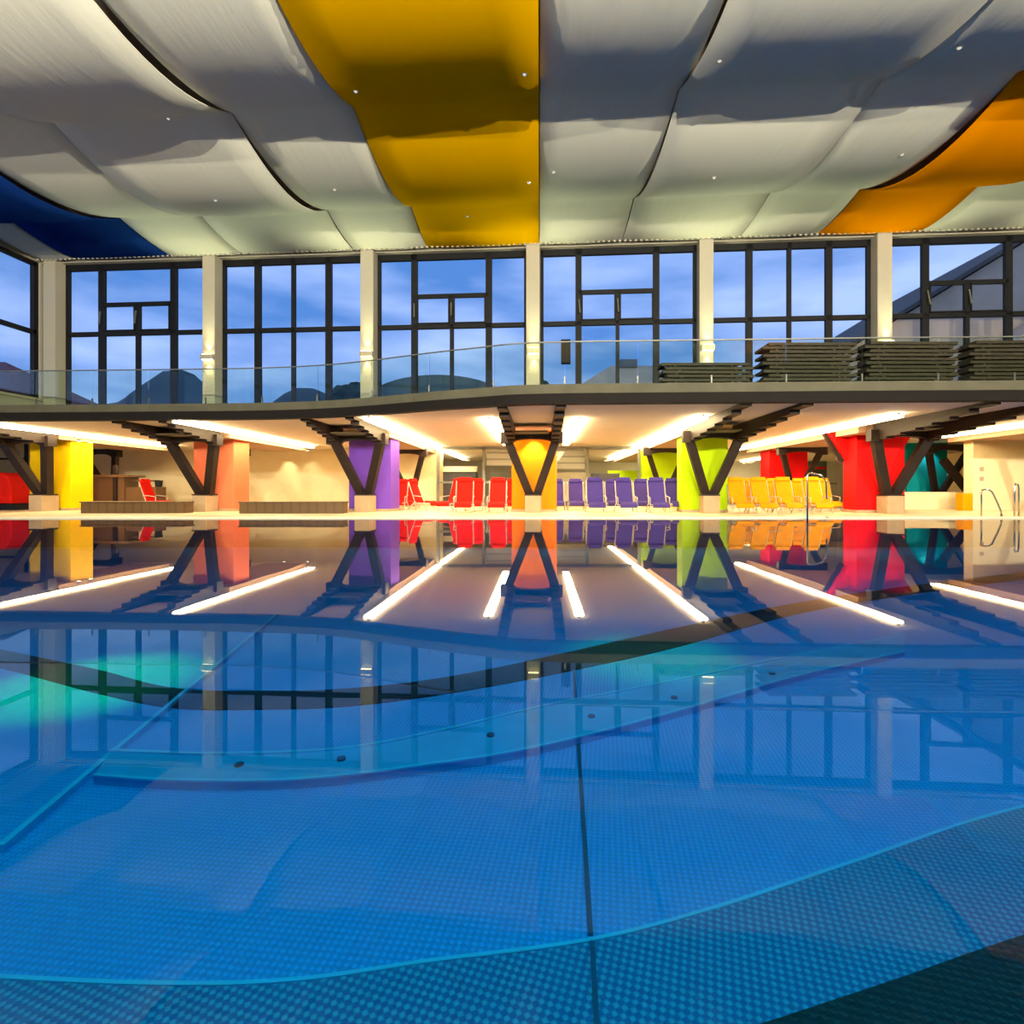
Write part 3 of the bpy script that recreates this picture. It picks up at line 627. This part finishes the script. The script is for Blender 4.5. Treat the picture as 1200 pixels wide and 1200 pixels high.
# the rest of the hall shell, out of the frame
struct(MB().box(25.9, 26.1, -9.2, 20, -.2, 12.2).build('wall_right', 'hall_wall'))
struct(MB().box(-21, 26.1, -9.4, -9.2, -.2, 12.2).build('wall_back', 'hall_wall'))
struct(MB().box(-21, 26.1, -9.4, 24, 12.2, 12.4).build('ceiling_2', 'roof_dark'))
# loudspeaker box on a mullion
o = MB().box(-.18, .18, -.3, 0, -.45, .45).build('loudspeaker', 'black_metal', bevel=.01); o.location = (1.03, fac_y(1.03, 21.25), 6.2); o.rotation_euler = (0, 0, THETA)
tag(o, 'black box loudspeaker on a window mullion right of the orange pillar', 'loudspeaker')

# ------------------------------------------------------------------ ceiling sails
CU = [-11.4, -6.2, -4.9 + 5.8 - .0, 6.7, 12.5, 18.3, 21.05]
CU = [-10.9, -4.9, .9, 6.7, 12.5, 18.3, 21.05]
CH = [9.6, 9.3, 8.8, 8.45, 9.0, 9.68, 9.5]
def sail_h(u, sag):
    for i in range(6):
        if u <= CU[i + 1] or i == 5:
            t_ = (u - CU[i]) / (CU[i + 1] - CU[i]); base = CH[i] + (CH[i + 1] - CH[i]) * t_
            s = sag if i < 5 else sag * .18
            return base - s * 4 * t_ * (1 - t_) * (1 + .25 * (t_ - .5)) + CAMZ
SAILS = [(-20.55, -19.0, .35, 'white_fabric', 'narrow white ceiling sail at the far left beyond the blue one'),
         (-19.0, -14.9, .66, 'blue_fabric', 'dark blue fabric ceiling sail at the left'),
         (-14.9, -11.9, .50, 'white_fabric', 'white ceiling sail right beside the blue one'),
         (-11.9, -7.33, .70, 'white_fabric', 'broad low hanging white ceiling sail, second right of the blue one'),
         (-7.33, -4.37, .50, 'white_fabric', 'white ceiling sail touching the left edge of the yellow one'),
         (-4.37, 0, .55, 'yellow_fabric', 'golden yellow fabric ceiling sail in the middle'),
         (0, 3.13, .44, 'white_fabric', 'white ceiling sail touching the right edge of the yellow one'),
         (3.13, 7.5, .56, 'white_fabric', 'broad white ceiling sail, second right of the yellow one'),
         (7.5, 10.3, .48, 'white_fabric', 'white ceiling sail touching the left edge of the orange one'),
         (10.3, 13.95, .70, 'orange_fabric', 'orange fabric ceiling sail at the right'),
         (13.95, 17.6, .40, 'white_fabric', 'white ceiling sail right of the orange one'),
         (17.6, 21.5, .6, 'white_fabric', 'white ceiling sail second right of the orange one'),
         (21.5, 25.85, .45, 'white_fabric', 'white ceiling sail along the right hall wall')]
SMETA = []
for x0, x1, sag, mt, lb in SAILS:
    us = []
    for i in range(6): us += [CU[i] + (CU[i + 1] - CU[i]) * k / 14 for k in range(14)]
    us.append(CU[-1]); nx = 6; mb = MB(); vs = []; fs = []; nu = len(us)
    x0 += .015; x1 -= .015
    for layer in (0, 1):
        for u in us:
            for j in range(nx + 1):
                x = x0 + (x1 - x0) * j / nx
                uu = u if u > -9 else u
                z = sail_h(u, sag) - .04 * (1 - (2 * j / nx - 1) ** 2) + layer * .03
                vs.append((x, u - .073 * x, z))
    Nl = nu * (nx + 1)
    for i in range(nu - 1):
        for j in range(nx):
            a_ = i * (nx + 1) + j
            fs.append((a_, a_ + 1, a_ + nx + 2, a_ + nx + 1)); fs.append((Nl + a_, Nl + a_ + nx + 1, Nl + a_ + nx + 2, Nl + a_ + 1))
    for i in range(nu - 1):
        for j in (0, nx):
            a_ = i * (nx + 1) + j; fs.append((a_, a_ + nx + 1, Nl + a_ + nx + 1, Nl + a_))
    for i in (0, nu - 1):
        for j in range(nx):
            a_ = i * (nx + 1) + j; fs.append((a_, a_ + 1, Nl + a_ + 1, Nl + a_))
    xc = (x0 + x1) / 2; yc = 10
    o = mb.add(vs, fs).build('ceiling_sail', mt, origin=(xc, yc, 9.5), smooth=True)
    tag(o, lb, 'ceiling sail', 'fabric sails under the hall ceiling')
    SMETA.append((x0, x1, sag))
def sail_z(x, y):
    for x0, x1, s in SMETA:
        if x0 - .05 <= x <= x1 + .05:
            j = (2 * (x - x0) / (x1 - x0) - 1); return sail_h(y + .073 * x, s) - .04 * (1 - j * j)
# small downlights set into the fabric
DL = [(-8.9, 13.1, 'tiny ceiling spot on the broad white sail left, nearer'), (-9.6, 16.2, 'tiny ceiling spot on the broad white sail left, farther'), (-6.0, 16.0, 'tiny ceiling spot on the white sail left of the yellow one'), (-3.9, 11.6, 'tiny ceiling spot near the left edge of the yellow sail'), (-.3, 11.0, 'tiny ceiling spot at the right edge of the yellow sail, nearer'),
      (-.3, 15.6, 'tiny ceiling spot at the right edge of the yellow sail, farther'), (-2.5, 19.0, 'tiny ceiling spot on the yellow sail by the windows'), (3.5, 10.6, 'tiny ceiling spot on the broad white sail right, nearer'), (4.9, 15.3, 'tiny ceiling spot on the broad white sail right, farther'), (8.0, 10.4, 'tiny ceiling spot on the white sail left of the orange one, nearer'), (9.5, 14.3, 'tiny ceiling spot on the white sail left of the orange one, farther'), (.4, 15.2, 'tiny ceiling spot just right of the yellow sail')]
for x, y, lb in DL:
    z = sail_z(x, y); o = empty('ceiling_spot', (x, y, z)); tag(o, lb, 'ceiling spot', 'tiny spots in the ceiling sails')
    rm = MB().cyl((0, 0, -.015), .055, .015, 18).build('rim', 'tube_white', o); MB().cyl((0, 0, -.019), .035, .004, 18).build('lens', 'dim_glow', rm)
for x, y in [(-14, 6), (-8, 5), (-2, 6), (4, 6), (10, 6), (16, 5), (-6, -1), (2, -1), (10, 0), (-14, 1), (17, 2)]:  # unseen lamps without fixtures, added to brighten the pool floor
    z = sail_z(x, y); light('pool_fill_lamp', 'SPOT', (x, y, z - .1), 200 if x < -7 else 330, (1, .97, .92), .1, (x, y + .3, 0), 110, .6)

for x, y, e_, lb in [(-4.1, 5.0, 11000, 'added unseen green spotlight tinting the left of the pool'), (1.2, 5.8, 5000, 'added unseen green spotlight tinting the middle of the pool')]:  # invented out-of-view fixtures, put in to throw green patches on the pool floor
    z = sail_z(x, y); o = empty('added_green_spot', (x, y, z)); tag(o, lb, 'spotlight', 'added green spotlights over the pool')
    hs = MB().cyl((0, 0, -.16), .09, .16, 18).build('housing', 'black_metal', o); MB().cyl((0, 0, -.17), .07, .01, 18).build('lens', 'green_glow', hs)
    light('added_green_lamp', 'SPOT', (x, y, z - .2), e_, (.0, 1., .04), .04, (x, y, 0), 13, .9)

# ------------------------------------------------------------------ stacked sunbeds on the balcony
def make_sunbed():
    r = empty('stacked_sunbed'); L_ = 1.32
    f = MB(); f.box(-L_, L_, -.33, -.28, .03, .112); f.box(-L_, L_, .28, .33, .03, .112); f.box(-L_, -L_ + .06, -.28, .28, .03, .112); f.box(L_ - .06, L_, -.28, .28, .03, .112)
    f.build('frame', 'sunbed', r)
    s = MB()
    for k in range(16): s.box(-L_ + .08 + k * .148, -L_ + .19 + k * .148, -.28, .28, .07, .10)
    s.build('slat_bed', 'sunbed_slat', r)
    for a in (-.9, .8):
        for b in (-.3, .3): MB().box(a - .03, a + .03, b - .025, b + .025, 0, .03).build('leg', 'sunbed', r)
    return r
sb = make_sunbed(); first = True
ORD = ['bottom', 'second', 'third', 'fourth', 'fifth', 'sixth', 'seventh', 'eighth', 'ninth', 'tenth', 'eleventh', 'twelfth', 'thirteenth', 'fourteenth']
for X, Y, nlay, nm in [(5.05, 16.8, 9, 'low stack by the lime pillar'), (8.05, 16.7, 14, 'tall stack next to the low one'), (11.05, 16.6, 14, 'stack above the red pillar'), (14.1, 16.5, 14, 'tall stack at the right edge')]:
    for k in range(nlay):
        o = sb if first else copy_tree(sb); first = False
        dx = (.14 if k % 2 else -.02) + random.uniform(-.04, .04)
        o.location = (X + dx, Y + random.uniform(-.02, .02), Z_TOP - .02 + k * .118); o.rotation_euler = (0, 0, random.uniform(-.02, .02))
        pos = ORD[k] + (' from bottom' if 0 < k < nlay - 1 else '') if k < nlay - 1 else 'topmost'
        tag(o, f'dark brown sunbed, {pos} in the {nm}', 'sunbed', 'stacked sunbeds on the balcony')

# ------------------------------------------------------------------ world outside
struct(MB().box(-150, 150, 24.5, 320, 3.32, 3.3 + .2).build('terrace', 'ground'))
def hill(name, xc, yc, rx, ry, h, seed, lb):
    rnd = random.Random(seed); mb = MB(); N = 28; vs = []; fs = []
    for i in range(N + 1):
        for j in range(13):
            x = -1 + 2 * i / N; y = -1 + 2 * j / 12
            e = max(0, 1 - x * x) ** 1.1 * max(0, 1 - y * y)
            vs.append((xc + rx * x, yc + ry * y, 3.3 + h * e * (1 + .12 * math.sin(9 * x + seed) + .05 * rnd.random())))
    for i in range(N):
        for j in range(12): a_ = i * 13 + j; fs.append((a_, a_ + 13, a_ + 14, a_ + 1))
    o = mb.add(vs, fs).build(name, 'dusk_hill', origin=(xc, yc, 3.3), smooth=True); struct(o)
hill('hill', -108, 160, 48, 20, 28.5, 1, ''); hill('hill', -66, 160, 52, 18, 24.3, 2, ''); hill('hill', 20, 190, 60, 20, 27, 3, ''); hill('hill', 95, 170, 60, 20, 34, 4, '')
# domed roof
dm = empty('domed_building', (-11.5, 62, 3.5)); tag(dm, 'low grey building with a shallow domed roof beyond the windows', 'building')
MB().box(-7.5, 7.5, 0, 12, 0, 7.3).build('wall', 'grey_wall', dm)
ps = [(-8, 7.3)] + [(8 * math.sin(a), 7.3 + 3.1 * math.cos(a)) for a in [PI / 2 * (k / 10) for k in range(-9, 10)]] + [(8, 7.3)]
MB().prism_y(ps, -.6, 12.6).build('roof', 'green_roof', dm)
MB().box(2.5, 6.8, -.1, 0, 5.4, 6.9).build('window', 'lamp_box', dm)
hb = empty('house', (9.6, 60, 3.5)); tag(hb, 'dark house with a hipped roof beyond the windows right of centre', 'building')
MB().box(-4.8, 4.2, 0, 9, 0, 8.6).build('wall', 'grey_wall', hb)
MB().add([(-5.6, -.6, 8.6), (4.9, -.6, 8.6), (4.9, 9.6, 8.6), (-5.6, 9.6, 8.6), (-1.2, 4, 12), (4.2, 4, 12)], [(0, 1, 5, 4), (1, 2, 5), (2, 3, 4, 5), (3, 0, 4), (0, 3, 2, 1)]).build('roof', 'brown_roof', hb)
MB().box(-.2, 1.8, 3.3, 4.3, 11.7, 12.6).build('chimney', 'grey_wall', hb)
mr = empty('house', (-46.5, 42, 3.5)); tag(mr, 'house with a dark red roof outside the left windows', 'building')
MB().box(-7, 6.5, 0, 10, 0, 4.2).build('wall', 'grey_wall', mr)
MB().add([(-8, -1, 4.2), (7.2, -1, 4.2), (7.2, 11, 4.2), (-8, 11, 4.2), (-8, 4, 8.2), (1.5, 4, 8.2)], [(0, 1, 5, 4), (1, 2, 5), (2, 3, 4, 5), (3, 0, 4), (0, 3, 2, 1)]).build('roof', 'maroon_roof', mr)
br = empty('gabled_building', (33.6, 38, 3.5)); tag(br, 'large brown gabled building close outside the right windows', 'building')
MB().prism_y([(-12.5, 0), (-12.5, 6.9), (4.5, 17.2), (14, 11), (14, 0)], .6, 20).build('gable_wall', 'brown_roof', br)
MB().prism_y([(-13.4, 6.5), (-13.4, 6.8), (4.5, 17.75), (15, 11), (15, 10.7), (4.5, 17.4)], 0, 21).build('roof', 'roof_edge', br)
MB().box(-4.6, -1.2, .45, .6, 0, 5.2).build('annex_wall', 'grey_wall', br)
MB().prism_y([(-6.5, 4.5), (2.0, 10.2), (9, 6), (9, 0), (-6.5, 0)], -2.2, .5).build('porch_gable', 'brown_roof', br)
for x, y, r, h, lb in [(-15.8, 46, 1.5, 6.2, 'round dark tree outside between the second and third window bays'), (.35, 46, 1.2, 6.6, 'dark tree outside beside the column over the orange pillar')]:
    tr = empty('tree', (x, y, 3.5)); tag(tr, lb, 'tree')
    MB().cyl((0, 0, 0), .25, h - 1, 10, .16).build('trunk', 'steel_brown', tr)
    bm_ = MB(); N = 14
    for c in range(9):
        cx, cy, cz = random.uniform(-.7, .7) * r, random.uniform(-.6, .6) * r, h - r + random.uniform(-.6, .6) * r
        rr = r * random.uniform(.5, .75); vs = []; fs = []
        for i in range(7):
            for j in range(N):
                a = PI * i / 6; b_ = 2 * PI * j / N; k_ = rr * random.uniform(.85, 1.1)
                vs.append((cx + k_ * math.sin(a) * math.cos(b_), cy + k_ * math.sin(a) * math.sin(b_), cz + k_ * math.cos(a)))
        for i in range(6):
            for j in range(N): fs.append((i * N + j, i * N + (j + 1) % N, (i + 1) * N + (j + 1) % N, (i + 1) * N + j))
        bm_.add(vs, fs)
    bm_.build('crown', 'tree', tr)

# ------------------------------------------------------------------ lights of the hall
# unseen rear-wall floodlights: left follows the sail shadows, right and middle are added fill
def flood(x, y, z, e, aim, lb, col=(1, .92, .73), spot=120):
    o = empty('floodlight', (x, y, z)); tag(o, lb, 'floodlight', 'floodlights on the rear wall')
    MB().box(-.3, .3, -.12, .12, -.2, .2).build('housing', 'black_metal', o, bevel=.01); MB().box(-.26, .26, .12, .13, -.16, .16).build('lens', 'pale_glow', o)
    light('floodlight_lamp', 'SPOT', (x, y + .25, z), e, col, .06, aim, spot, .6)
flood(-10, -8.9, 5.6, 13500, (-2, 12, 10), 'floodlight on the rear hall wall, left')
flood(12, -8.9, 5.6, 21000, (6, 12, 10), 'added fill floodlight on the rear hall wall, right')
flood(2, -8.9, 5.6, 22000, (2, 12, 10), 'added fill floodlight on the rear hall wall, middle')

# ------------------------------------------------------------------ sky
wd = bpy.data.worlds.new('dusk'); SC.world = wd; wd.use_nodes = True; nt = wd.node_tree; nt.nodes.clear(); L = nt.links.new
out = nt.nodes.new('ShaderNodeOutputWorld'); bg = nt.nodes.new('ShaderNodeBackground')
tc = nt.nodes.new('ShaderNodeTexCoord'); mp = nt.nodes.new('ShaderNodeMapping'); mp.inputs['Scale'].default_value = (1.4, 1.4, 5)
nz = nt.nodes.new('ShaderNodeTexNoise'); nz.inputs['Scale'].default_value = 2.2; nz.inputs['Detail'].default_value = 5
cr = nt.nodes.new('ShaderNodeValToRGB'); e = cr.color_ramp.elements
e[0].position = .36; e[0].color = (.07, .19, .50, 1); e[1].position = .68; e[1].color = (.34, .46, .80, 1)
L(tc.outputs['Generated'], mp.inputs[0]); L(mp.outputs[0], nz.inputs['Vector']); L(nz.outputs['Fac'], cr.inputs[0]); L(cr.outputs[0], bg.inputs[0]); L(bg.outputs[0], out.inputs[0])
bg.inputs[1].default_value = 1.6

# ------------------------------------------------------------------ camera
cam = bpy.data.cameras.new('camera'); co = bpy.data.objects.new('camera', cam); COL.objects.link(co)
co.location = (0, 0, CAMZ); co.rotation_euler = (PI / 2, 0, 0)
cam.sensor_width = 36; cam.lens = 36 * 640 / 1200; cam.shift_x = -32 / 1200; cam.shift_y = -25 / 1200; cam.clip_end = 1000
SC.camera = co
SC.view_settings.view_transform = 'Standard'; SC.view_settings.look = 'None'; SC.view_settings.gamma = 1; SC.view_settings.use_curve_mapping = False
SC.view_settings.exposure = 0.0
cy = SC.cycles; cy.max_bounces = 8; cy.diffuse_bounces = 4; cy.glossy_bounces = 4; cy.transparent_max_bounces = 16; cy.caustics_reflective = False; cy.caustics_refractive = False
cy.use_denoising = True; cy.sample_clamp_indirect = 4
